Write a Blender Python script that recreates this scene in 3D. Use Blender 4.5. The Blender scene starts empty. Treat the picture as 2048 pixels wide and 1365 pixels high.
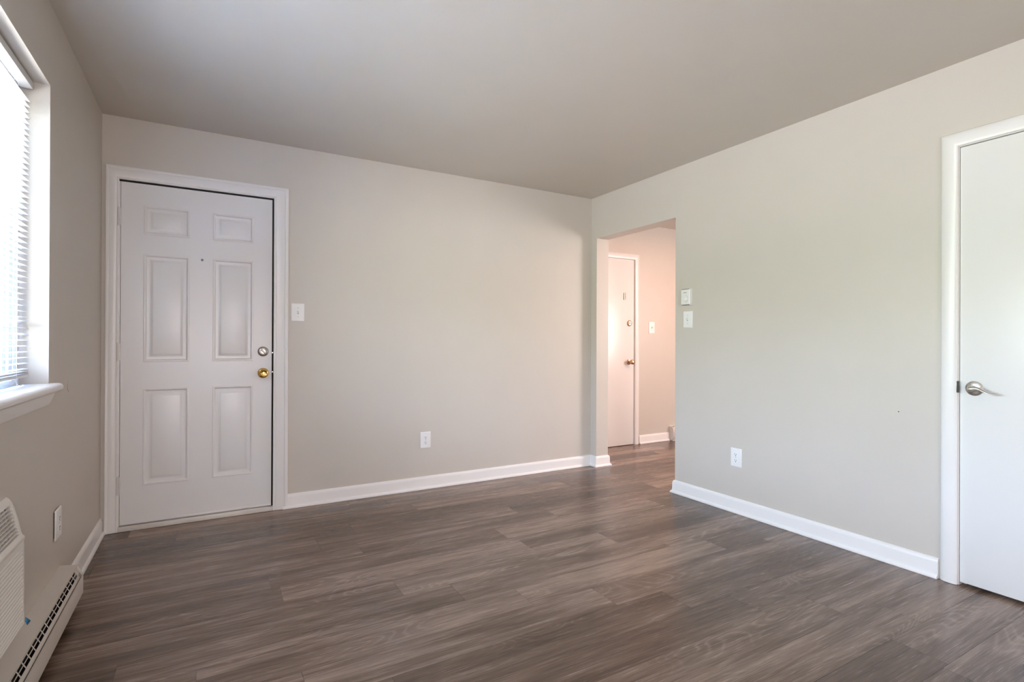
import bpy, bmesh, math, random
from mathutils import Vector, Matrix
random.seed(7)
PI = math.pi
S = bpy.context.scene
COL = S.collection

# ------------------------------------------------------------------ camera
F, YAW, PITCH, ROLL = 1054.53, math.radians(29.876), math.radians(0.1276), math.radians(0.2193)
cam_d = bpy.data.cameras.new('camera'); cam = bpy.data.objects.new('camera', cam_d); COL.objects.link(cam)
cam_d.sensor_width = 36.0; cam_d.lens = F / 2048 * 36.0; cam_d.clip_start = 0.02
fw = Vector((math.sin(YAW)*math.cos(PITCH), math.cos(YAW)*math.cos(PITCH), math.sin(PITCH)))
r0 = Vector((math.cos(YAW), -math.sin(YAW), 0)); u0 = r0.cross(fw)
rt = r0*math.cos(ROLL) + u0*math.sin(ROLL); up = -r0*math.sin(ROLL) + u0*math.cos(ROLL)
m = Matrix.Identity(4)
for i in range(3):
    m[i][0], m[i][1], m[i][2] = rt[i], up[i], -fw[i]
m.translation = (0.5422, -3.8294, 1.1240)
cam.matrix_world = m
S.camera = cam

# ------------------------------------------------------------------ view, world, daylight
S.view_settings.view_transform = 'Standard'; S.view_settings.look = 'None'
S.view_settings.gamma = 1.0; S.view_settings.use_curve_mapping = False
S.view_settings.exposure = 0.0
S.cycles.use_denoising = True
S.cycles.max_bounces = 12; S.cycles.diffuse_bounces = 8; S.cycles.glossy_bounces = 4
S.cycles.transparent_max_bounces = 16; S.cycles.sample_clamp_indirect = 60.0
S.cycles.caustics_reflective = False; S.cycles.caustics_refractive = False

WORLD_STRENGTH = 240.0
world = bpy.data.worlds.new('daylight'); S.world = world; world.use_nodes = True
nt = world.node_tree; nt.nodes.clear()
wo = nt.nodes.new('ShaderNodeOutputWorld'); bg = nt.nodes.new('ShaderNodeBackground')
tc = nt.nodes.new('ShaderNodeTexCoord'); sx = nt.nodes.new('ShaderNodeSeparateXYZ')
mr = nt.nodes.new('ShaderNodeMapRange'); cr = nt.nodes.new('ShaderNodeValToRGB')
mr.inputs['From Min'].default_value = -1; mr.inputs['From Max'].default_value = 1
e = cr.color_ramp.elements
e[0].position = 0.405; e[0].color = (0.132, 0.128, 0.128, 1)     # sunlit ground
e[1].position = 1.0; e[1].color = (0.26, 0.50, 1.00, 1)          # high blue sky
for pos, c in ((0.43, (0.0646, 0.0727, 0.0645)), (0.57, (0.0646, 0.0727, 0.0655)), (0.60, (0.112, 0.132, 0.166)), (0.81, (0.112, 0.132, 0.166)), (0.84, (0.26, 0.50, 1.0))):
    x = e.new(pos); x.color = (*c, 1)
nt.links.new(tc.outputs['Generated'], sx.inputs[0]); nt.links.new(sx.outputs['Z'], mr.inputs['Value'])
nt.links.new(mr.outputs[0], cr.inputs[0]); nt.links.new(cr.outputs[0], bg.inputs['Color'])
bg.inputs['Strength'].default_value = WORLD_STRENGTH
nt.links.new(bg.outputs[0], wo.inputs[0])

def area(name, loc, direction, sx_, sy_, power, color, portal=False):
    d = bpy.data.lights.new(name, 'AREA'); d.shape = 'RECTANGLE'; d.size = sx_; d.size_y = sy_
    d.energy = power; d.color = color
    if portal: d.cycles.is_portal = True
    o = bpy.data.objects.new(name, d); COL.objects.link(o); o.location = loc
    o.rotation_euler = Vector(direction).to_track_quat('-Z', 'Y').to_euler()
    return o
# the room: x 0..W, y from the rear wall to the entry-door wall at 0
W, H, REAR = 3.577, 2.44, -7.2
WY0, WY1, WZ0, WZ1 = -3.40, -1.145, 0.955, 2.121        # window opening in the left wall
BX0, BX1 = 0.30, 1.50                                     # window frame and shade added for the rear fill light
OY0, OY1, OZ = -1.008, -0.080, 2.066                      # hall opening in the right wall
XO = 3.712                                                # hall side of that wall
HY, KX, KY = 0.54, 6.60, -3.40                            # hall back wall, kitchen end wall, kitchen rear wall
KW0, KW1, KZ0, KZ1 = -2.85, -1.55, 1.00, 2.00             # kitchen window
area('portal_window', (-0.17, (WY0+WY1)/2, (WZ0+WZ1)/2), (1, 0, 0), WY1-WY0, WZ1-WZ0, 1, (1, 1, 1), True)
area('kitchen_window_light', (KX-0.025, (KW0+KW1)/2, (KZ0+KZ1)/2), (-1, 0, 0), KZ1-KZ0, KW1-KW0, 112, (1.0, 0.92, 0.92))
area('hall_fill_light', (5.0, -0.75, 2.38), (0, 0, -1), 0.35, 0.35, 22, (1.0, 0.38, 0.20))  # unseen fill light added to warm and brighten the hall floor, no fixture
area('rear_fill_light', ((BX0+BX1)/2, REAR+0.02, 1.20), (0, 1, 0), BX1-BX0, 1.2, 86, (1.0, 0.92, 0.935))  # unseen fill light added behind the camera

# ------------------------------------------------------------------ materials
def mat(name, color, rough=0.5, metal=0.0, bump=0.0, bump_scale=200.0, spec=0.5, detail=2.0, mottling=0.0, coat=0.0):
    M = bpy.data.materials.new(name); M.use_nodes = True
    t = M.node_tree; b = t.nodes['Principled BSDF']
    b.inputs['Base Color'].default_value = (*color, 1); b.inputs['Roughness'].default_value = rough
    b.inputs['Metallic'].default_value = metal; b.inputs['Specular IOR Level'].default_value = spec
    b.inputs['Coat Weight'].default_value = coat
    c = t.nodes.new('ShaderNodeTexCoord')
    if mottling:
        n = t.nodes.new('ShaderNodeTexNoise'); n.inputs['Scale'].default_value = 3.0; n.inputs['Detail'].default_value = 5
        t.links.new(c.outputs['Object'], n.inputs['Vector'])
        r = t.nodes.new('ShaderNodeValToRGB')
        r.color_ramp.elements[0].position = 0.3; r.color_ramp.elements[1].position = 0.7
        r.color_ramp.elements[0].color = (*[k*(1-mottling) for k in color], 1)
        r.color_ramp.elements[1].color = (*[min(1, k*(1+mottling)) for k in color], 1)
        t.links.new(n.outputs['Fac'], r.inputs[0]); t.links.new(r.outputs[0], b.inputs['Base Color'])
    if bump:
        n = t.nodes.new('ShaderNodeTexNoise'); n.inputs['Scale'].default_value = bump_scale; n.inputs['Detail'].default_value = detail
        t.links.new(c.outputs['Object'], n.inputs['Vector'])
        bp = t.nodes.new('ShaderNodeBump'); bp.inputs['Strength'].default_value = bump; bp.inputs['Distance'].default_value = 0.002
        t.links.new(n.outputs['Fac'], bp.inputs['Height']); t.links.new(bp.outputs[0], b.inputs['Normal'])
    return M
PAINT = (0.592, 0.552, 0.498)
M_WALL = mat('beige_wall_paint', PAINT, 0.42, bump=0.10, bump_scale=160, mottling=0.012)
M_CEIL = mat('beige_ceiling_paint', PAINT, 0.45, bump=0.06, bump_scale=120, mottling=0.012)
M_TRIM = mat('white_trim_paint', (0.80, 0.79, 0.78), 0.32, bump=0.05, bump_scale=60)
M_DOOR = mat('white_door_paint', (0.76, 0.755, 0.75), 0.30, bump=0.03, bump_scale=90)
M_SLAB = mat('white_flush_door_paint', (0.80, 0.80, 0.79), 0.30, bump=0.04, bump_scale=40)
M_SILL = mat('white_threshold_paint', (0.66, 0.63, 0.59), 0.45, bump=0.2, bump_scale=80, mottling=0.10)
M_BLACK = mat('dark_gap', (0.008, 0.007, 0.006), 0.8)
M_GAP_STOP = mat('dark_gap_stop', (0.015, 0.012, 0.01), 0.7)  # stops coloured dark to stand in for the shade in door gaps
M_PLATE = mat('white_plastic', (0.82, 0.82, 0.82), 0.30)
M_SLOT = mat('dark_slot', (0.03, 0.028, 0.026), 0.6)
M_MARK = mat('grey_print', (0.30, 0.30, 0.30), 0.6)
M_SCREW = mat('painted_screw', (0.55, 0.55, 0.55), 0.35, 0.3)
M_HEAT = mat('beige_enamel', (0.62, 0.58, 0.53), 0.38, bump=0.04, bump_scale=90, mottling=0.02)
M_AC = mat('off_white_plastic', (0.78, 0.76, 0.72), 0.38)
M_ACIN = mat('dark_brown_vent_interior', (0.05, 0.035, 0.022), 0.7)
M_BRASS = mat('polished_brass', (0.86, 0.58, 0.20), 0.13, 1.0)
M_NICKEL = mat('satin_nickel', (0.66, 0.64, 0.59), 0.30, 1.0)
M_STEEL = mat('dull_steel', (0.46, 0.43, 0.40), 0.32, 1.0)
M_STRIKE = mat('tarnished_strike', (0.22, 0.21, 0.19), 0.45, 0.8)
M_BRONZE = mat('aged_brass', (0.62, 0.42, 0.28), 0.25, 1.0)
M_HINGE = mat('painted_hinge', (0.66, 0.64, 0.62), 0.35, 0.2)
M_ALU = mat('grey_window_channel', (0.42, 0.42, 0.43), 0.4)
M_VINYL = mat('white_window_frame', (0.80, 0.80, 0.80), 0.35)
M_TAPE = mat('blue_tape', (0.05, 0.22, 0.42), 0.6)
M_SCUFF = mat('scuff', (0.12, 0.095, 0.08), 0.7)

def blind_mat():
    M = bpy.data.materials.new('white_blind_slat'); M.use_nodes = True
    t = M.node_tree; b = t.nodes['Principled BSDF']
    b.inputs['Base Color'].default_value = (0.74, 0.74, 0.76, 1); b.inputs['Roughness'].default_value = 0.35
    tr = t.nodes.new('ShaderNodeBsdfTranslucent'); tr.inputs[0].default_value = (0.85, 0.86, 0.9, 1)
    mx = t.nodes.new('ShaderNodeMixShader'); mx.inputs[0].default_value = 0.03
    t.links.new(b.outputs[0], mx.inputs[1]); t.links.new(tr.outputs[0], mx.inputs[2])
    t.links.new(mx.outputs[0], t.nodes['Material Output'].inputs[0])
    return M
M_BLIND = blind_mat()

def glass_mat():
    M = bpy.data.materials.new('window_glass'); M.use_nodes = True
    t = M.node_tree; t.nodes.remove(t.nodes['Principled BSDF'])
    tr = t.nodes.new('ShaderNodeBsdfTransparent'); tr.inputs[0].default_value = (0.93, 0.95, 0.94, 1)
    g = t.nodes.new('ShaderNodeBsdfGlossy'); g.inputs['Roughness'].default_value = 0.02
    f = t.nodes.new('ShaderNodeFresnel'); f.inputs[0].default_value = 1.25
    mx = t.nodes.new('ShaderNodeMixShader')
    t.links.new(f.outputs[0], mx.inputs[0]); t.links.new(tr.outputs[0], mx.inputs[1]); t.links.new(g.outputs[0], mx.inputs[2])
    t.links.new(mx.outputs[0], t.nodes['Material Output'].inputs[0])
    return M
M_GLASS = glass_mat()

def floor_mat():
    M = bpy.data.materials.new('brown_vinyl_plank'); M.use_nodes = True
    t = M.node_tree; N = t.nodes.new; L = t.links.new
    b = t.nodes['Principled BSDF']
    at = N('ShaderNodeAttribute'); at.attribute_name = 'plank'
    sp = N('ShaderNodeSeparateColor'); L(at.outputs['Color'], sp.inputs[0])
    tc = N('ShaderNodeTexCoord')
    cb = N('ShaderNodeCombineXYZ')
    for k, o in ((0, 'Green'), (1, 'Blue'), (2, 'Red')):
        mu = N('ShaderNodeMath'); mu.operation = 'MULTIPLY'; mu.inputs[1].default_value = (37.0, 23.0, 41.0)[k]
        L(sp.outputs[o], mu.inputs[0]); L(mu.outputs[0], cb.inputs[k])
    ad = N('ShaderNodeVectorMath'); ad.operation = 'ADD'; L(tc.outputs['Object'], ad.inputs[0]); L(cb.outputs[0], ad.inputs[1])
    def noise(sx, sy, detail, rough=0.5, dist=0.0):
        mp = N('ShaderNodeMapping'); mp.inputs['Scale'].default_value = (sx, sy, 1); L(ad.outputs[0], mp.inputs['Vector'])
        n = N('ShaderNodeTexNoise'); n.inputs['Scale'].default_value = 1.0; n.inputs['Detail'].default_value = detail
        n.inputs['Roughness'].default_value = rough; n.inputs['Distortion'].default_value = dist
        L(mp.outputs[0], n.inputs['Vector']); return n.outputs['Fac']
    def math_(op, a, c, clamp=False):
        n = N('ShaderNodeMath'); n.operation = op; n.use_clamp = clamp
        for i, v in enumerate((a, c)):
            if isinstance(v, (int, float)): n.inputs[i].default_value = v
            elif v is not None: L(v, n.inputs[i])
        return n.outputs[0]
    broad = noise(1.1, 12.0, 4.0, 0.58, 0.5)
    fine = noise(6.0, 260.0, 6.0, 0.72)
    mid = noise(5.0, 75.0, 5.0, 0.62, 0.3)
    rings = noise(1.1, 6.5, 1.5, 0.4, 0.6)
    ringmask = noise(0.8, 4.5, 1.0)
    # cathedral figure: contour lines of a stretched noise
    w = math_('SINE', math_('MULTIPLY', rings, 150.0), None)
    w = math_('POWER', math_('ADD', math_('MULTIPLY', w, 0.5), 0.5), 4.0)
    mk = N('ShaderNodeMapRange'); mk.inputs['From Min'].default_value = 0.46; mk.inputs['From Max'].default_value = 0.64
    L(ringmask, mk.inputs['Value'])
    w = math_('MULTIPLY', w, mk.outputs[0])
    v = math_('MULTIPLY', math_('SUBTRACT', broad, 0.5), 1.35)
    v = math_('ADD', v, math_('MULTIPLY', math_('SUBTRACT', mid, 0.5), 0.55))
    v = math_('ADD', v, math_('MULTIPLY', math_('SUBTRACT', fine, 0.5), 0.90))
    v = math_('ADD', v, math_('MULTIPLY', math_('SUBTRACT', sp.outputs['Red'], 0.5), 0.42))
    v = math_('ADD', v, math_('MULTIPLY', w, 0.17))
    v = math_('ADD', v, 0.5, True)
    r = N('ShaderNodeValToRGB'); el = r.color_ramp.elements
    el[0].position = 0.05; el[0].color = (0.043, 0.026, 0.018, 1)
    el[1].position = 0.95; el[1].color = (0.315, 0.228, 0.178, 1)
    q = el.new(0.5); q.color = (0.136, 0.091, 0.067, 1)
    L(v, r.inputs[0]); L(r.outputs[0], b.inputs['Base Color'])
    rr = N('ShaderNodeMapRange'); rr.inputs['To Min'].default_value = 0.18; rr.inputs['To Max'].default_value = 0.33
    L(fine, rr.inputs['Value']); L(rr.outputs[0], b.inputs['Roughness'])
    bp = N('ShaderNodeBump'); bp.inputs['Strength'].default_value = 0.08; bp.inputs['Distance'].default_value = 0.001
    L(fine, bp.inputs['Height']); L(bp.outputs[0], b.inputs['Normal'])
    return M
M_FLOOR = floor_mat()

# ------------------------------------------------------------------ mesh helpers
class MB:
    def __init__(s): s.bm = bmesh.new()
    def box(s, x0, x1, y0, y1, z0, z1, bevel=0.0, seg=2):
        vs = [s.bm.verts.new(c) for c in ((x0,y0,z0),(x1,y0,z0),(x1,y1,z0),(x0,y1,z0),(x0,y0,z1),(x1,y0,z1),(x1,y1,z1),(x0,y1,z1))]
        fs = [s.bm.faces.new([vs[i] for i in f]) for f in ((0,3,2,1),(4,5,6,7),(0,1,5,4),(1,2,6,5),(2,3,7,6),(3,0,4,7))]
        if bevel:
            ed = list({e for f in fs for e in f.edges})
            bmesh.ops.bevel(s.bm, geom=ed, offset=bevel, segments=seg, profile=0.5, affect='EDGES')
        return s
    def face(s, pts): s.bm.faces.new([s.bm.verts.new(p) for p in pts]); return s
    def grid(s, rows, close_u=False, close_v=False, caps=False):
        V = [[s.bm.verts.new(p) for p in r] for r in rows]
        n, k = len(V), len(V[0])
        for i in range(n if close_u else n-1):
            for j in range(k if close_v else k-1):
                a, b, c, d = V[i][j], V[i][(j+1) % k], V[(i+1) % n][(j+1) % k], V[(i+1) % n][j]
                s.bm.faces.new([a, b, c, d])
        if caps:
            s.bm.faces.new(V[0][::-1]); s.bm.faces.new(V[-1])
        return s
    def lathe(s, prof, c, seg=32):
        """revolve (radius, distance out of the wall) about the local -Y axis at c"""
        rows = []
        for r, d in prof:
            rows.append([(c[0] + max(r, 1e-5)*math.cos(2*PI*i/seg), c[1] - d, c[2] + max(r, 1e-5)*math.sin(2*PI*i/seg)) for i in range(seg)])
        return s.grid(rows, close_v=True)
    def rod(s, p0, p1, r, seg=12):
        p0, p1 = Vector(p0), Vector(p1); a = (p1-p0).normalized()
        u = a.orthogonal().normalized(); v = a.cross(u)
        ring = lambda p: [p + (u*math.cos(2*PI*i/seg) + v*math.sin(2*PI*i/seg))*r for i in range(seg)]
        return s.grid([ring(p0), ring(p1)], close_v=True, caps=True)
    def tube(s, pts, r, seg=8):
        pts = [Vector(p) for p in pts]; rows = []
        for i, p in enumerate(pts):
            t = (pts[min(i+1, len(pts)-1)] - pts[max(i-1, 0)]).normalized()
            u = t.cross(Vector((0.3, 0.9, 0.2))).normalized(); v = t.cross(u)
            rows.append([p + (u*math.cos(2*PI*k/seg) + v*math.sin(2*PI*k/seg))*r for k in range(seg)])
        return s.grid(rows, close_v=True, caps=True)
    def sweep(s, path, prof, fmap):
        """profile (a sideways to the left of the path, b out) along a mitred 2-D path; fmap(u, v, b) -> xyz"""
        P = [Vector(p) for p in path]; n = len(P); rows = []
        for i in range(n):
            d0 = (P[i]-P[i-1]).normalized() if i else None
            d1 = (P[i+1]-P[i]).normalized() if i < n-1 else None
            d0 = d0 or d1; d1 = d1 or d0
            n0, n1 = Vector((-d0.y, d0.x)), Vector((-d1.y, d1.x))
            mt = (n0+n1).normalized(); mt = mt / max(0.2, mt.dot(n0))
            rows.append([fmap(P[i].x + mt.x*a, P[i].y + mt.y*a, b) for a, b in prof])
        return s.grid(rows, close_v=True, caps=True)
    def prism(s, prof, x0, x1):
        """profile of (out of wall, z) extruded along local X"""
        return s.grid([[(x0, -n, z) for n, z in prof], [(x1, -n, z) for n, z in prof]], close_v=True, caps=True)
    def build(s, name, material, parent=None, loc=None, rotz=0.0, angle=35, kind=None):
        bmesh.ops.recalc_face_normals(s.bm, faces=s.bm.faces)
        me = bpy.data.meshes.new(name); s.bm.to_mesh(me); s.bm.free()
        me.materials.append(material)
        me.polygons.foreach_set('use_smooth', [True]*len(me.polygons))
        me.set_sharp_from_angle(angle=math.radians(angle))
        o = bpy.data.objects.new(name, me); COL.objects.link(o)
        if parent: o.parent = parent
        if loc: o.location = loc; o.rotation_euler = (0, 0, rotz)
        if kind: o['kind'] = kind
        return o

def thing(name, label, cat, loc, rotz=0.0, group=None):
    o = bpy.data.objects.new(name, None); COL.objects.link(o); o.empty_display_size = 0.1
    o.location = loc; o.rotation_euler = (0, 0, rotz); o['label'] = label; o['category'] = cat
    if group: o['group'] = group
    return o
def struct(mb, name, material, loc=None, rotz=0.0, angle=35):
    return mb.build(name, material, None, loc, rotz, angle, 'structure')
# wall frames: local X runs to the right seen from the room, local Y into the wall
ROT_BACK, ROT_RIGHT, ROT_LEFT = 0.0, -PI/2, PI/2

# ------------------------------------------------------------------ floor
def build_floor():
    bm = bmesh.new(); lay = bm.faces.layers.float_color.new('plank')
    X0, X1, Y0, Y1 = -0.02, KX+0.05, REAR-0.05, HY+0.05
    PW, PL, G = 0.1782, 1.242, 0.0004
    joint = {12: 2.558, 10: 2.062, 9: 1.752, 11: 2.320, 13: 2.833, 7: 1.295, 14: 3.046, 3: 1.072, 1: 0.516, 5: 0.790,
             0: 0.385, 8: 0.272, 4: 1.258, 2: 0.05}
    tone = {(12, 1): 0.95, (9, 1): 0.85, (12, 2): 0.35, (11, 2): 0.25, (10, 2): 0.7, (7, 1): 0.6, (3, 0): 0.75, (5, 1): 0.55, (13, 3): 0.75, (14, 3): 0.8}
    rnd = random.Random(11)
    k0 = int((-0.138 - Y1) / PW) - 1; k1 = int((-0.138 - Y0) / PW) + 1
    for k in range(k0, k1+1):
        ya, yb = -0.138 - (k+1)*PW, -0.138 - k*PW          # row k lies between these
        ya, yb = max(ya, Y0), min(yb, Y1)
        if yb - ya < 0.002: continue
        j = joint.get(k, None)
        off = j if j is not None else rnd.uniform(0, PL)
        off = off % PL
        xs = [X0] + [off + i*PL for i in range(-1, 8) if X0 + 0.01 < off + i*PL < X1 - 0.01] + [X1]
        for i in range(len(xs)-1):
            a, c = xs[i] + G, xs[i+1] - G
            vs = [bm.verts.new(p) for p in ((a, ya+G, 0), (c, ya+G, 0), (c, yb-G, 0), (a, yb-G, 0))]
            f = bm.faces.new(vs)
            f[lay] = (tone.get((k, i), rnd.random()), rnd.random(), rnd.random(), 1)
    f = bm.faces.new([bm.verts.new(p) for p in ((X0, Y0, -0.0012), (X1, Y0, -0.0012), (X1, Y1, -0.0012), (X0, Y1, -0.0012))])
    f[lay] = (-0.6, 0.1, 0.2, 1)
    f = bm.faces.new([bm.verts.new(p) for p in ((X0, Y0, -0.1), (X0, Y1, -0.1), (X1, Y1, -0.1), (X1, Y0, -0.1))])
    f[lay] = (0, 0, 0, 1)
    me = bpy.data.meshes.new('floor'); bm.to_mesh(me); bm.free(); me.materials.append(M_FLOOR)
    o = bpy.data.objects.new('floor', me); COL.objects.link(o); o['kind'] = 'structure'
build_floor()

# ------------------------------------------------------------------ walls and ceiling
D1L, D1R, D1T = 0.075, 0.920, 2.080       # entry door rough opening (x)
D3A, D3B, D3T = -3.560, -2.728, 2.052     # closet door opening (y)
D2L, D2R, D2T = 3.835, 4.615, 2.042       # hall door opening (x)
T = 0.14
struct(MB().box(-0.2, KX+0.2, REAR-0.2, HY+0.2, H, H+0.15), 'ceiling', M_CEIL)
mb = MB(); mb.box(-0.2, D1L, 0, T, 0, H).box(D1R, W, 0, T, 0, H).box(D1L, D1R, 0, T, D1T, H)
struct(mb, 'wall_back', M_WALL)
mb = MB()
LT = -0.20
mb.box(LT, 0, WY1, 0, 0, H).box(LT, 0, REAR, WY0, 0, H)
for a, c in ((WY0, WY1),):
    mb.box(LT, 0, a, c, 0, WZ0-0.002).box(LT, 0, a, c, WZ1, H)
wall_left = struct(mb, 'wall_left', M_WALL)
mb = MB()
mb.box(W, XO, OY1, HY, 0, H).box(W, XO, OY0, OY1, OZ, H).box(W, XO, D3B, OY0, 0, H).box(W, XO, D3A, D3B, D3T, H).box(W, XO, REAR, D3A, 0, H)
wall_right = struct(mb, 'wall_right', M_WALL)
struct(MB().box(-0.2, XO, REAR-T, REAR, 0, H), 'wall_rear', M_WALL)
mb = MB(); mb.box(XO, D2L, HY, HY+T, 0, H).box(D2R, KX+T, HY, HY+T, 0, H).box(D2L, D2R, HY, HY+T, D2T, H)
struct(mb, 'wall_hall', M_WALL)
struct(MB().box(KX, KX+T, KY, HY, 0, H), 'wall_kitchen', M_WALL)
struct(MB().box(4.45, KX+T, KY-T, KY, 0, H), 'wall_kitchen_rear', M_WALL)
mb = MB(); mb.box(XO, 4.45, -2.60, -2.50, 0, H).box(4.35, 4.45, -3.75, -2.60, 0, H).box(XO, 4.35, -3.75, -3.65, 0, H)
struct(mb, 'wall_closet', M_WALL)

# marks on the walls
def flat_mark(parent, pts, material, name):
    mb = MB(); mb.face(pts); return mb.build(name, material, parent)
sc = []
for i in range(9):
    f_ = i/8; z = 0.948 - 0.052*f_
    y = -0.822 - 0.010*math.sin(PI*(f_*0.85)) + 0.018*max(0, f_-0.75)*3
    sc.append((y, z, 0.0006 + 0.0028*f_))
flat_mark(wall_left, [(0.0006, y - w, z) for y, z, w in sc] + [(0.0006, y + w, z) for y, z, w in reversed(sc)], M_SCUFF, 'scuff_mark')
MB().lathe([(0, .0010), (.0030, .0008), (.0032, 0)], (0, 0, 0), 12).build('nail_hole', M_SCUFF, wall_right, (W, -2.487, 0.779), ROT_RIGHT)

# ------------------------------------------------------------------ baseboards
BB = [(0,0.001),(.026,.001),(.027,.006),(.024,.014),(.0155,.021),(.0140,.028),(.0135,.074),(.011,.085),(.006,.093),(0,.096)]
fxy = lambda u, v, b: (u, v, b)
struct(MB().sweep([(XO, HY), (XO, OY1), (W, OY1), (W, 0), (0.972, 0)], BB, fxy), 'baseboard_back', M_TRIM)
struct(MB().sweep([(W, D3B+0.069), (W, OY0), (XO, OY0), (XO, -2.50)], BB, fxy), 'baseboard_right', M_TRIM)
struct(MB().sweep([(0, -0.0), (0, -0.952)], BB, fxy), 'baseboard_left', M_TRIM)
struct(MB().sweep([(5.135, HY), (D2R+0.062, HY)], BB, fxy), 'baseboard_hall', M_TRIM)
struct(MB().sweep([(W, REAR+0.001), (W, D3A-0.069)], BB, fxy), 'baseboard_right_rear', M_TRIM)
struct(MB().sweep([(0, REAR), (W, REAR)], BB, fxy), 'baseboard_rear', M_TRIM)

# ------------------------------------------------------------------ door casings, jambs, doors
CAS = [(0,0),(0,.010),(.003,.0125),(.008,.0125),(.012,.009),(.016,.0115),(.020,.012),(.050,.0165),(.056,.0145),(.060,.0185),(.070,.0190),(.0745,.0165),(.076,.012),(.076,0)]
CAS3 = [(0,0),(0,.011),(.004,.015),(.014,.0185),(.030,.020),(.048,.0185),(.060,.0135),(.066,.007),(.067,0)]
CAS2 = [(0,0),(0,.010),(.004,.013),(.018,.016),(.034,.017),(.048,.013),(.058,.008),(.060,0)]
def casing(name, prof, w, h, reveal, loc, rotz):
    return struct(MB().sweep([(-reveal, 0.002), (-reveal, h+reveal), (w+reveal, h+reveal), (w+reveal, 0.002)], prof, lambda u, v, b: (u, -b, v)), name, M_TRIM, loc, rotz)
def jamb(name, w, h, loc, rotz, stop_y, depth=T, th=0.011, stop=M_TRIM):
    mb = MB(); mb.box(0.0, th, 0, depth, 0, h).box(w-th, w, 0, depth, 0, h).box(th, w-th, 0, depth, h-th, h)
    o = struct(mb, name, M_TRIM, loc, rotz)
    mb = MB(); s = 0.014
    mb.box(th, th+s, stop_y, depth, 0, h-th).box(w-th-s, w-th, stop_y, depth, 0, h-th).box(th+s, w-th-s, stop_y, depth, h-th-s, h-th)
    mb.build('door_stop', stop, o)
    return o
# entry door: local origin at the left end of its opening on the floor
L1 = (D1L, 0, 0); w1 = D1R - D1L
kl, kr = (D1L + 0.007 - 0.0185)/0.076, (1.003 - D1R + 0.007)/0.076        # the leg in the corner is ripped narrower
def entry_map(u, v, b):
    if u < 0.007: u = 0.007 + (u-0.007)*kl
    elif u > w1-0.007: u = w1-0.007 + (u-w1+0.007)*kr
    return (u, -b, v)
struct(MB().sweep([(0.007, 0.002), (0.007, D1T-0.007), (w1-0.007, D1T-0.007), (w1-0.007, 0.002)], CAS, entry_map), 'trim_1', M_TRIM, L1)
jamb('trim_2', w1, D1T, L1, 0, 0.052, th=0.0045, stop=M_GAP_STOP)
mb = MB()
mb.box(0.9036-D1L, w1-0.0045, 0.016, 0.052, 0.03, 2.063).box(0.0120, 0.0146, 0.020, 0.052, 0.03, 2.063).box(0.0045, w1-0.0045, 0.014, 0.052, 2.063, D1T-0.0045)
struct(mb, 'gap_shade_strips', M_BLACK, L1)  # near-black strips filling the door gap, its shade put into their colour
struct(MB().box(0.0045, 0.0122, 0.001, 0.0515, 0.031, 2.062), 'trim_10', M_TRIM, L1)
mb = MB(); mb.box(0.005, w1-0.005, -0.012, 0.12, 0.0005, 0.030, 0.004)
mb.box(0.005, w1-0.005, 0.052, 0.12, 0.0005, 0.062)  # rear step added to block light leaking under the entry door
struct(mb, 'trim_3', M_SILL, L1)
def panel_door(x0, x1, z0, z1, yf, th, panels):
    """embossed six-panel slab: front face at yf, panels as (x0,x1,z0,z1)"""
    mb = MB(); bm = mb.bm
    xs = sorted({x0, x1, *[p[0] for p in panels], *[p[1] for p in panels]})
    zs = sorted({z0, z1, *[p[2] for p in panels], *[p[3] for p in panels]})
    rings = [(0, 0), (.004, -.0022), (.009, -.0022), (.013, .0015), (.017, .0078), (.030, .0088), (.037, .0070), (.046, .0012), (.049, .0006)]
    for i in range(len(xs)-1):
        for j in range(len(zs)-1):
            a, c, d, e_ = xs[i], xs[i+1], zs[j], zs[j+1]
            pn = next((p for p in panels if p[0] <= a and c <= p[1] and p[2] <= d and e_ <= p[3]), None)
            if pn is None:
                mb.face([(a, yf, d), (c, yf, d), (c, yf, e_), (a, yf, e_)])
            else:
                R = [[(a+o, yf+q, d+o), (c-o, yf+q, d+o), (c-o, yf+q, e_-o), (a+o, yf+q, e_-o)] for o, q in rings]
                mb.grid(R, close_v=True); mb.face(R[-1])
    for q in ([(x0, yf, z0), (x0, yf, z1), (x0, yf+th, z1), (x0, yf+th, z0)], [(x1, yf, z0), (x1, yf+th, z0), (x1, yf+th, z1), (x1, yf, z1)],
              [(x0, yf, z1), (x1, yf, z1), (x1, yf+th, z1), (x0, yf+th, z1)], [(x0, yf, z0), (x0, yf+th, z0), (x1, yf+th, z0), (x1, yf, z0)],
              [(x0, yf+th, z0), (x0, yf+th, z1), (x1, yf+th, z1), (x1, yf+th, z0)]):
        mb.face(q)
    bmesh.ops.remove_doubles(bm, verts=bm.verts, dist=0.00002)
    return mb
pan = []
for a, c in ((0.200, 0.436), (0.561, 0.793)):
    for d, e_ in ((0.258, 0.838), (0.996, 1.646), (1.762, 1.936)):
        pan.append((a - D1L, c - D1L, d, e_))
door1 = struct(panel_door(0.0895-D1L, 0.9035-D1L, 0.0385, 2.0625, 0.004, 0.044, pan), 'door_1', M_DOOR, L1, angle=25)
mb = MB(); mb.box(0.0895-D1L, 0.9035-D1L, -0.001, 0.004, 0.0365, 0.049, 0.0015)
mb.build('door_sweep', M_DOOR, door1)
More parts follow.
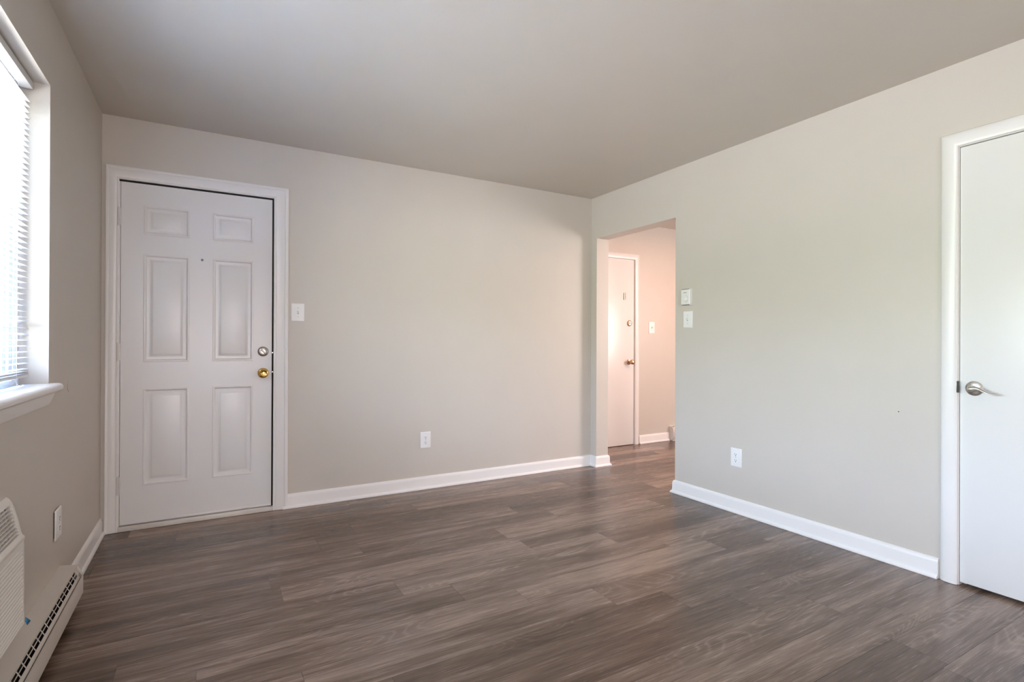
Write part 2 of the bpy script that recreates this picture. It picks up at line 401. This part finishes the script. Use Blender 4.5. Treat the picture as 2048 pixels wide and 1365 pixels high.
for z in (1.8525, 1.059, 0.272):
    mb = MB(); x = 0.0805-D1L
    for i in range(5):
        mb.rod((x, -0.010, z-0.052+i*0.0212), (x, -0.010, z-0.052+i*0.0212+0.0200), 0.0062, 12)
    mb.rod((x, -0.010, z-0.0545), (x, -0.010, z+0.0565), 0.0042, 10)
    mb.box(x-0.001, x+0.010, -0.008, 0.005, z-0.050, z+0.050)
    mb.build('hinge', M_HINGE, door1)
MB().lathe([(0, -.001), (.0026, -.001), (.0030, .0012), (.0050, .0020), (.0066, .0012), (.0070, -.001)], (0.5025-D1L, 0.004, 1.632), 20).build('peephole', M_SLOT, door1)
db = MB().lathe([(0, .017), (.014, .017), (.0155, .0155), (.0160, .012), (.023, .0115), (.029, .008), (.0325, .002), (.033, -.001)], (0.8515-D1L, 0.004, 1.056), 40).build('deadbolt', M_STEEL, door1)
mb = MB(); mb.box(-0.020, 0.020, -0.012, 0, -0.0048, 0.0048, 0.0042, 3)
th = mb.build('thumb_turn', M_NICKEL, db, (0.8515-D1L, 0.004-0.016, 1.056)); th.rotation_euler = (0, math.radians(48), 0)
kn = MB().lathe([(.034, -.001), (.034, .003), (.031, .007), (.026, .009), (.0245, .012), (.0165, .013), (.0125, .018), (.0125, .034), (.017, .038), (.0245, .043), (.0275, .050), (.0270, .057), (.0225, .062), (.0195, .0635), (.0165, .0615), (.0085, .0600), (.0080, .0625), (.0060, .0640), (0, .0642)], (0.8525-D1L, 0.004, 0.9145), 48).build('door_knob', M_BRASS, door1)
# strike-side latch plates seen in the dark gap
mb = MB(); mb.box(0.9050-D1L, 0.9105-D1L, -0.004, 0.002, 1.045, 1.052).box(0.9050-D1L, 0.9105-D1L, -0.004, 0.002, 0.918, 0.924)
mb.build('latch_bolt', M_NICKEL, door1)

# closet door on the right wall: local X runs towards the camera (-y)
L3 = (W, D3B, 0); w3 = D3B - D3A
casing('trim_4', CAS3, w3, D3T, -0.005, L3, ROT_RIGHT)
jamb('trim_5', w3, D3T, L3, ROT_RIGHT, 0.042, depth=XO-W, th=0.0075)
door3 = struct(MB().box(0.0095, w3-0.0105, 0.004, 0.039, 0.0155, D3T-0.0115, 0.0012), 'door_2', M_SLAB, L3, ROT_RIGHT)
lc = (0.0635, 0.004, 0.920)
lv = MB().lathe([(.0335, -.001), (.0335, .002), (.0325, .004), (.026, .0075), (.018, .0095), (.0125, .011), (.0115, .028), (.0115, .040), (.0105, .0425), (0, .043)], lc, 48).build('lever_rose', M_NICKEL, door3)
def lever():
    # flattened section swept from a teardrop at the rose out to a thin turned-up tip
    st = [(-.016, -.0015, .0425, .0030, .0020, 0), (-.013, -.0010, .0440, .0085, .0050, 0), (-.006, 0, .0450, .0115, .0062, 0), (.003, .0008, .0455, .0115, .0062, 4), (.013, .0036, .0465, .0090, .0056, 14),
          (.024, .0042, .0480, .0080, .0046, 28), (.036, .0008, .0500, .0078, .0036, 44), (.049, -.0054, .0510, .0080, .0028, 60),
          (.062, -.0108, .0500, .0082, .0023, 74), (.076, -.0136, .0475, .0080, .0020, 84), (.088, -.0130, .0450, .0066, .0018, 88), (.095, -.0112, .0435, .0030, .0012, 90)]
    rows = []; n = 16
    for s_, z, o, hw, ht, tw in st:
        a = math.radians(-9 - tw*0.75); r = []
        for k in range(n):
            c_, d_ = hw*math.cos(2*PI*k/n), ht*math.sin(2*PI*k/n)
            dz, dn = c_*math.cos(a) - d_*math.sin(a), c_*math.sin(a) + d_*math.cos(a)
            r.append((lc[0]+s_, lc[1]-o-dn, lc[2]+z+dz))
        rows.append(r)
    return MB().grid(rows, close_v=True, caps=True)
lever().build('lever_handle', M_NICKEL, door3, angle=60)
mb = MB(); mb.box(-0.008, 0.0088, -0.0140, 0.001, 0.897, 0.951, 0.0015)
mb.build('strike_plate', M_STRIKE, door3)
mb = MB(); mb.box(0.0045, 0.0090, -0.0150, -0.0090, 0.898, 0.950); mb.build('latch_gap', M_SLOT, door3)

# hall door
L2 = (D2L, HY, 0); w2 = D2R - D2L
casing('trim_6', CAS2, w2, D2T, -0.004, L2, 0)
jamb('trim_7', w2, D2T, L2, 0, 0.046, th=0.005)
struct(MB().box(0.006, w2-0.006, 0.046, 0.13, 0.0005, 0.03), 'leak_block', M_GAP_STOP, L2)  # block added behind the hall door to stop light leaking under it
door2 = struct(MB().box(0.008, w2-0.0085, 0.004, 0.042, 0.006, D2T-0.009, 0.001), 'door_3', M_SLAB, L2)
b2 = MB().lathe([(.033, -.001), (.033, .003), (.029, .009), (.022, .012), (.018, .012), (.017, .016), (0, .017)], (4.538-D2L, 0.004, 1.336), 32).build('deadbolt', M_BRONZE, door2)
mb = MB(); mb.box(-0.016, 0.016, -0.010, 0, -0.004, 0.004, 0.0035, 3)
q = mb.build('thumb_turn', M_BRONZE, b2, (4.538-D2L, 0.004-0.016, 1.336)); q.rotation_euler = (0, math.radians(20), 0)
MB().lathe([(.031, -.001), (.031, .004), (.027, .009), (.014, .012), (.012, .030), (.019, .036), (.025, .043), (.0275, .052), (.026, .060), (.020, .067), (.010, .070), (0, .0705)], (4.535-D2L, 0.004, 0.912), 40).build('door_knob', M_BRONZE, door2)
ch = MB(); ch.box(4.455-D2L, 4.478-D2L, -0.003, 0.004, 1.592, 1.668, 0.001)
cp = ch.build('chain_plate', M_BRONZE, door2)
mb = MB(); mb.box(4.4585-D2L, 4.4690-D2L, -0.0045, -0.003, 1.597, 1.663); mb.build('inset', M_SLAB, cp)
mb = MB(); mb.box(4.470-D2L, 4.4735-D2L, -0.0045, -0.003, 1.597, 1.663); mb.build('slot', M_SLOT, cp)

# ------------------------------------------------------------------ window in the left wall
# local frame ROT_LEFT: X -> +y, Y -> -x. Local origin at the near jamb on the floor
def window(idx, y0, y1):
    w = y1 - y0; loc = (0, y0, 0)
    a, c, z0, z1 = 0.002, w-0.002, WZ0+0.001, WZ1-0.002
    root = MB()
    # perimeter frame with the tracks the sashes run in
    for q in ((a, a+.022), (c-.022, c)): root.box(q[0], q[1], .088, .19, z0, z1)
    root.box(a+.022, c-.022, .088, .19, z0, z0+.020).box(a+.022, c-.022, .088, .19, z1-.030, z1)
    o = struct(root, 'window_%d' % idx, M_VINYL, loc, ROT_LEFT)
    for q in (a+.022, c-.026):
        mb = MB()
        for d in (.090, .1015, .121): mb.box(q, q+.004, d, d+.0085, z0+.020, z1-.03)
        mb.build('track', M_ALU, o)
    mb = MB(); s0, s1 = a+.030, c-.030
    mb.box(s0, s0+.035, .135, .160, z0+.020, z1-.03).box(s1-.035, s1, .135, .160, z0+.020, z1-.03)
    mb.box(s0+.035, s1-.035, .135, .160, z0+.020, z0+.062).box(s0+.035, s1-.035, .135, .160, z1-.075, z1-.03)
    mb.box((s0+s1)/2-.02, (s0+s1)/2+.02, .135, .160, z0+.062, z1-.075)
    sash = mb.build('sash', M_VINYL, o)
    mb = MB(); mb.box(s0+.030, s1-.030, .146, .149, z0+.058, z1-.07); mb.build('pane', M_GLASS, sash)
    # stool and apron
    zt = WZ0+0.001; tk = 0.034
    nose = [(-.088, zt), (.026, zt), (.034, zt-.003), (.0395, zt-.010), (.041, zt-.017), (.0395, zt-.025), (.033, zt-.031), (.020, zt-tk), (0.001, zt-tk), (0.001, zt-.004), (-.088, zt-.004)]
    mb = MB(); mb.prism(nose, 0.001, w-0.001)
    horn = [(0.001, zt), (.026, zt), (.034, zt-.003), (.0395, zt-.010), (.041, zt-.017), (.0395, zt-.025), (.033, zt-.031), (.020, zt-tk), (.001, zt-tk)]
    mb.prism(horn, -0.035, 0.001).prism(horn, w-0.001, w+0.026)
    mb.prism([(n*0.86, zt-.004+(z-zt)*0.78) for n, z in horn], w+0.026, w+0.036)
    mb.build('window_sill', M_TRIM, o)
    za = zt-tk
    ap = [(0.001, za), (.017, za), (.016, za-.012), (.011, za-.034), (.007, za-.046), (.001, za-.050)]
    mb = MB(); rows = []
    for xx, ex in ((-.03, 0), (w+.018, 0)): rows.append([(xx + (0.9*(z-za) if xx > 0 else 0), -n, z) for n, z in ap])
    mb.grid(rows, close_v=True, caps=True); mb.build('window_apron', M_TRIM, o)
    return o
window(1, WY0, WY1)

# ------------------------------------------------------------------ venetian blind
def blind(label, y0, y1, seed, messy):
    rnd = random.Random(seed)
    w = y1 - y0
    root = thing('venetian_blind', label, 'blind', (0, y0, WZ0), ROT_LEFT, 'blinds in the left wall windows')
    H0 = WZ1 - WZ0
    a, c = 0.010, w-0.010; yc = 0.067
    MB().box(a-.004, c+.004, yc-.020, yc+.017, H0-.034, H0-.006, .002).build('head_rail', M_BLIND, root)
    mb = MB(); n = 48; pitch = 0.0217; zb = 0.060
    for i in range(n):
        z = zb + i*pitch
        if z > H0 - .040: break
        tilt = math.radians(rnd.uniform(-2, 2) + 3); dz = 0; sag = 0
        if messy and i in (6, 7, 8):
            tilt = math.radians((20, 14, -24)[i-6]); dz = (0.002, 0.003, 0.004)[i-6]
        pts = []
        for k in range(5):
            t = (k-2)/2
            pts.append((t*0.0125, 0.0024*(1-t*t)))
        rows = []
        for xx in (a, (a+c)/2, c):
            top = []; bot = []
            for q, h in pts:
                yy = q*math.cos(tilt) - h*math.sin(tilt); zz = q*math.sin(tilt) + h*math.cos(tilt)
                top.append((xx, yc+yy, z+dz+zz+.0003)); bot.append((xx, yc+yy, z+dz+zz-.0003))
            rows.append(top + bot[::-1])
        mb.grid(rows, close_v=True, caps=True)
    mb.build('slats', M_BLIND, root)
    mb = MB(); mb.box(a+.004, c-.002, yc-.013, yc+.013, .030, .041, .003)
    br = mb.build('bottom_rail', M_BLIND, root)
    mb = MB(); mb.box(a, c-.012, yc-.0125, yc+.0125, .0455, .0475).box(a, c-.010, yc-.0125, yc+.0125, .0505, .0520)
    mb.build('resting_slats', M_BLIND, root)
    for xx in (w-.165, w*.5, .165):
        mb = MB()
        for d in (-.0138, .0138):
            mb.tube([(xx, yc+d, .036), (xx, yc+d, .5), (xx, yc+d, H0-.02)], .0009, 6)
        mb.tube([(xx+.012, yc, .041), (xx+.012, yc, .5), (xx+.012, yc, H0-.02)], .0008, 6)
        mb.build('ladder_cord', M_BLIND, root)
    mb = MB(); xx = w-.165
    mb.tube([(xx-.03, yc-.004, .030), (xx-.012, yc-.010, .026), (xx+.002, yc-.012, .018), (xx+.016, yc-.014, .008), (xx+.034, yc-.018, .004)], .0010, 6)
    mb.tube([(xx, yc-.012, .030), (xx+.002, yc-.013, .015), (xx+.001, yc-.014, .004)], .0009, 6)
    mb.build('cord_end', M_BLIND, br)
    return root
blind('white horizontal slat blind with a few crooked slats in the window above the air conditioner', WY0+.004, WY1-.006, 3, True)

# ------------------------------------------------------------------ baseboard heaters
def heater(label, length, loc, rotz, left_end=True, right_end=True, sc=1.0):
    r = thing('baseboard_heater', label, 'heater', loc, rotz, 'baseboard heaters')
    L_ = length
    mb = MB(); mb.prism([(0.0005, .030), (.003, .030), (.003, .172), (.057, .163), (.0585, .158), (.0600, .158), (.0590, .166), (.0005, .1755)], 0, L_)
    mb.build('back_and_top_plate', M_HEAT, r)
    mb = MB(); mb.prism([(.0775, .124), (.0790, .121), (.0785, .044), (.066, .030), (.064, .031), (.0765, .045), (.0768, .117)], 0.002, L_-.002)
    mb.prism([(.0768, .1195), (.079, .1235), (.0795, .121), (.078, .117)], 0.002, L_-.002)
    mb.build('front_cover', M_HEAT, r)
    # damper grille: two rows of slots
    A, B = Vector((.0545, .1575)), Vector((.0740, .1210)); d = (B-A); nrm = Vector((d.y, -d.x)).normalized()*-1
    def bar(mb, f0, f1, x0, x1, t=.0012):
        p, q_ = A + d*f0, A + d*f1
        mb.prism([(p.x, p.y), (q_.x, q_.y), (q_.x-nrm.x*t, q_.y-nrm.y*t), (p.x-nrm.x*t, p.y-nrm.y*t)], x0, x1)
    mb = MB()
    for f0, f1 in ((0, .09), (.335, .40), (.66, 1.0)): bar(mb, f0, f1, .002, L_-.002)
    bar(mb, 0, 1, L_-.034, L_-.002); bar(mb, 0, 1, .002, .034)
    k = .034
    while k < L_-.04:
        bar(mb, .05, .7, k, k+.0050); k += .0515
    mb.build('slotted_grille', M_HEAT, r)
    MB().box(.004, L_-.004, -.050, -.004, .045, .146).build('finned_element', M_BLACK, r)
    outl = [(.0, .030), (.0, .1758), (.0592, .1665), (.0795, .1235), (.0790, .0440), (.066, .0295)]
    if right_end: MB().prism(outl, L_-.0015, L_).build('end_cap', M_HEAT, r)
    if left_end: MB().prism(outl, 0, .0015).build('end_cap', M_HEAT, r)
    # feet that carry it on the floor
    for xx in (.05, L_*.5, L_-.12):
        mb = MB(); mb.box(xx, xx+.02, -.045, -.003, 0, .05); mb.build('foot', M_BLACK, r)
    return r
heater('long beige baseboard heater with a slotted top grille under the window and air conditioner', 2.60, (0, -0.955-2.60, 0), ROT_LEFT)

# short end of the heater in the hall
def hall_heater():
    r = thing('baseboard_heater', 'cream baseboard heater end standing against the hall wall past the white door', 'heater', (5.142, HY, 0), 0, 'baseboard heaters')
    body = [(0, .012), (0, .158), (.050, .158), (.062, .140), (.066, .090), (.060, .030), (.048, .010)]
    MB().prism(body, .052, 1.30).build('front_cover', M_HEAT, r)
    mb = MB(); mb.prism([(n*1.04, z*1.01) for n, z in body], 0, .054); mb.build('end_cap', M_HEAT, r)
    mb = MB(); mb.box(.016, .028, -.058, -.040, .1585, .162); mb.build('screw', M_SLOT, r)
    mb = MB(); mb.box(.050, 1.2, -.064, -.052, .149, .153); mb.build('outlet_slot', M_SLOT, r)
    mb = MB(); mb.box(.01, .05, -.05, -.002, 0, .02); mb.build('foot', M_HEAT, r)
hall_heater()

# ------------------------------------------------------------------ wall air conditioner
def air_conditioner():
    Wd = 0.72
    r = thing('air_conditioner', 'white through wall air conditioner with ribbed front below the window sill', 'air conditioner', (0, -1.640-Wd, 0), ROT_LEFT)
    # ribbed lower panel
    prof = [(0.0, .237), (.042, .237), (.0445, .240)]
    z = .246; i = 0
    ribs = []
    while z < .478:
        ribs += [(.0395, z), (.0445, z+.0025), (.0450, z+.0060), (.0430, z+.0085), (.0390, z+.0105)]
        z += .0125
    top = [(.0440, .482), (.0425, .500), (0, .500)]
    MB().prism(prof + ribs + top, 0.012, Wd-.012).build('intake_panel', M_AC, r)
    side = [(0, .236), (.0435, .236), (.0460, .240), (.0440, .483), (.0425, .501), (0, .501)]
    mb = MB(); mb.prism(side, 0, .012).prism(side, Wd-.012, Wd)
    # ledge between the two panels
    mb.prism([(0, .501), (.044, .501), (.0455, .504), (.0450, .512), (.0400, .5175), (.0375, .524), (0, .524)], 0, Wd)
    # cheeks and top of the outlet
    arc = [(.0375, .524), (.0355, .535), (.0310, .558), (.0265, .578), (.0210, .601), (.0150, .620), (.0090, .632), (.0020, .639)]
    for x0, x1 in ((0, .016), (Wd-.016, Wd)):
        mb.prism([(0, .524)] + arc + [(0, .639)], x0, x1)
    mb.prism([(0, .618), (.0155, .6185), (.0090, .632), (.0020, .639), (0, .639)], .016, Wd-.016)
    mb.build('housing', M_AC, r)
    MB().box(.016, Wd-.016, -.0035, 0, .524, .618).build('vent_interior', M_ACIN, r)
    mb = MB()
    for k in range(8):
        z = .531 + k*.0112
        n = .0365 - (z-.524)/.094*.0205
        mb.prism([(n+.0006, z), (n+.0002, z+.0020), (n-.0042, z+.0024), (n-.0042, z+.0008)], .016, Wd-.016)
    mb.build('outlet_louvers', M_AC, r)
    mb = MB(); k = .035
    while k < Wd-.03:
        mb.prism([(.0035, .526), (.027, .526), (.009, .616), (.0035, .616)], k, k+.002); k += .030
    mb.build('vertical_vanes', M_AC, r)
air_conditioner()
o = MB().face([(0.0465, -1.6385, .243), (0.0500, -1.6330, .228), (0.0560, -1.622, .236), (0.0490, -1.6300, .250), (0.0465, -1.636, .256)]).build('tape_scrap', M_TAPE)
mod = o.modifiers.new('thickness', 'SOLIDIFY'); mod.thickness = 0.0006
o['label'] = 'tiny scrap of blue tape at the lower corner of the air conditioner'; o['category'] = 'tape'

# ------------------------------------------------------------------ plates
def plate_mesh(w, h, d, b=0.004):
    mb = MB()
    rows = []
    for ins, out in ((0, 0), (0, d*.35), (b*.5, d*.8), (b*1.2, d), ):
        rows.append([(-w/2+ins, -out, -h/2+ins), (w/2-ins, -out, -h/2+ins), (w/2-ins, -out, h/2-ins), (-w/2+ins, -out, h/2-ins)])
    mb.grid(rows, close_v=True); mb.face(rows[-1]); mb.face(rows[0][::-1])
    return mb
def outlet(label, loc, rotz, w=.082, h=.122, d=.006, gap=0.0):
    r = thing('wall_outlet', label, 'outlet', loc, rotz, 'duplex wall outlets')
    mb = plate_mesh(w, h, d)
    mb.build('cover_plate', M_PLATE, r, (0, -gap, 0))
    if gap: MB().box(-w*.42, w*.42, -gap, 0, -h*.42, h*.42).build('device_box', M_SLOT, r)
    y = -d-gap
    for s in (-1, 1):
        z = s*.0195
        mb = MB(); n = 20; ring = []
        for k in range(n):
            a = 2*PI*k/n; ring.append((max(-.0145, min(.0145, .0172*math.cos(a))), z + max(-.0132, min(.0132, .0172*math.sin(a)))))
        mb.grid([[(px, y, pz) for px, pz in ring], [(px, y-.0012, pz) for px, pz in ring], [(px*.93, y-.0018, z+(pz-z)*.93) for px, pz in ring]], close_v=True)
        mb.face([(px*.93, y-.0018, z+(pz-z)*.93) for px, pz in ring])
        f = mb.build('receptacle', M_PLATE, r)
        mb = MB(); yy = y-.0019
        mb.box(-.0072, -.0048, yy-.0003, yy+.001, z-.0015, z+.0080).box(.0048, .0070, yy-.0003, yy+.001, z-.0005, z+.0075)
        mb.rod((0, yy+.001, z-.0075), (0, yy-.0003, z-.0075), .0030, 12)
        mb.build('contact_slots', M_SLOT, f)
    MB().lathe([(0, .0012), (.0028, .0010), (.0034, 0)], (0, y, 0), 14).build('screw', M_SCREW, r)
    return r
outlet('white duplex outlet low on the beige wall between the panelled door and the hall opening', (1.981, 0, 0.373), ROT_BACK)
outlet('white duplex outlet low on the wall below the thermostat, right of the hall opening', (W, -1.539, 0.3645), ROT_RIGHT)
outlet('white outlet seen edge on, standing proud of the wall beside the air conditioner', (0, -1.016, 0.372), ROT_LEFT, w=.092, gap=.004)
def switch(label, loc, rotz, w=.083, h=.122, d=.006):
    r = thing('light_switch', label, 'light switch', loc, rotz, 'toggle light switches')
    plate_mesh(w, h, d).build('cover_plate', M_PLATE, r)
    mb = MB()
    mb.box(-.0062, -.0050, -d-.0016, -d+.001, -.0125, .0125).box(.0050, .0062, -d-.0016, -d+.001, -.0125, .0125)
    mb.box(-.0050, .0050, -d-.0016, -d+.001, .0112, .0125).box(-.0050, .0050, -d-.0016, -d+.001, -.0125, -.0112)
    mb.build('bezel', M_PLATE, r)
    mb = MB(); mb.box(-.0049, .0049, -d-.0004, -d+.001, -.0111, .0111); mb.build('toggle_well', M_MARK, r)
    mb = MB(); rows = []
    for o_, zc, hw, hh in ((.0, 0, .0044, .0075), (.006, .0035, .0042, .0062), (.0125, .0085, .0036, .0042), (.0150, .0102, .0030, .0030)):
        rows.append([(-hw, -d-o_, zc-hh), (hw, -d-o_, zc-hh), (hw, -d-o_, zc+hh), (-hw, -d-o_, zc+hh)])
    mb.grid(rows, close_v=True, caps=True); mb.build('toggle', M_PLATE, r)
    for s in (-1, 1):
        MB().lathe([(0, .0012), (.0028, .0010), (.0034, 0)], (0, -d, s*.030), 14).build('screw', M_SCREW, r)
    return r
switch('white toggle light switch beside the casing of the six panel door', (1.0645, 0, 1.3205), ROT_BACK)
switch('white toggle light switch on the wall directly under the thermostat', (W, -1.129, 1.295), ROT_RIGHT)
switch('pink lit toggle light switch in the hall, right of the white hall door', (4.865, HY, 1.2925), ROT_BACK, w=.090, h=.130)

def thermostat():
    r = thing('thermostat', 'small white dial thermostat on the wall above a light switch', 'thermostat', (W, -1.124, 1.458), ROT_RIGHT)
    w, h, d = .084, .116, .024
    mb = MB(); mb.box(-w/2-.002, w/2+.002, -.008, 0, -h/2-.002, h/2+.002, .002); mb.build('base_plate', M_PLATE, r)
    mb = MB(); mb.box(-w/2, w/2, -d, -.008, -h/2, h/2, .005, 3); c = mb.build('cover', M_PLATE, r)
    for za, zb in ((h/2-.0040, h/2+.0004), (-h/2-.0004, -h/2+.0042)):
        mb = MB()
        for k in range(7):
            xx = -w/2+.012 + k*.0104; mb.box(xx-.0026, xx+.0026, -d-.0003, -.012, za, zb)
        mb.build('vent_grille', M_SLOT, c)
    MB().lathe([(.0225, 0), (.0225, .002), (.0205, .0035), (.0195, .0035), (.0190, .0020), (.0180, .0020), (.0165, .0060), (.0150, .0070), (0, .0070)], (0.002, -d, -.014), 36).build('dial', M_PLATE, r)
    mb = MB(); ring = []
    for k in range(15):
        a = math.radians(-110 + k*14); ring.append(a)
    rows = [[(0.002+.0242*math.cos(a), -d-.0004, -.014+.0242*math.sin(a)) for a in ring], [(0.002+.0228*math.cos(a), -d-.0004, -.014+.0228*math.sin(a)) for a in ring]]
    mb.grid(rows); mb.build('dial_scale', M_MARK, r)
    mb = MB(); mb.box(-.018, .012, -d-.0006, -d+.001, .0300, .0345); mb.build('temperature_window', M_MARK, r)
thermostat()

# ------------------------------------------------------------------ window frame and shade added around the fill light behind the camera
mb = MB(); z0, z1 = 0.60, 1.80
mb.box(BX0-.06, BX0, REAR, REAR+.02, z0-.06, z1+.06).box(BX1, BX1+.06, REAR, REAR+.02, z0-.06, z1+.06)
mb.box(BX0, BX1, REAR, REAR+.02, z1, z1+.06).box(BX0-.02, BX1+.02, REAR, REAR+.04, z0-.06, z0)
sw = struct(mb, 'window_2', M_TRIM)
MB().box(BX0, BX1, REAR+.001, REAR+.006, z0, z1).build('added_shade', M_BLIND, sw)  # shade added behind the fill light, the wall has no opening

# ------------------------------------------------------------------ shaded kitchen window, source of the warm light in the hall
mb = MB()
mb.box(KX-.02, KX, KW0-.06, KW0, KZ0-.06, KZ1+.06).box(KX-.02, KX, KW1, KW1+.06, KZ0-.06, KZ1+.06)
mb.box(KX-.02, KX, KW0, KW1, KZ1, KZ1+.06).box(KX-.04, KX, KW0-.02, KW1+.02, KZ0-.06, KZ0)
kw = struct(mb, 'window_3', M_TRIM)
MB().box(KX-.006, KX-.001, KW0, KW1, KZ0, KZ1).build('added_shade', M_BLIND, kw)  # shade added over solid wall so no sky light enters here
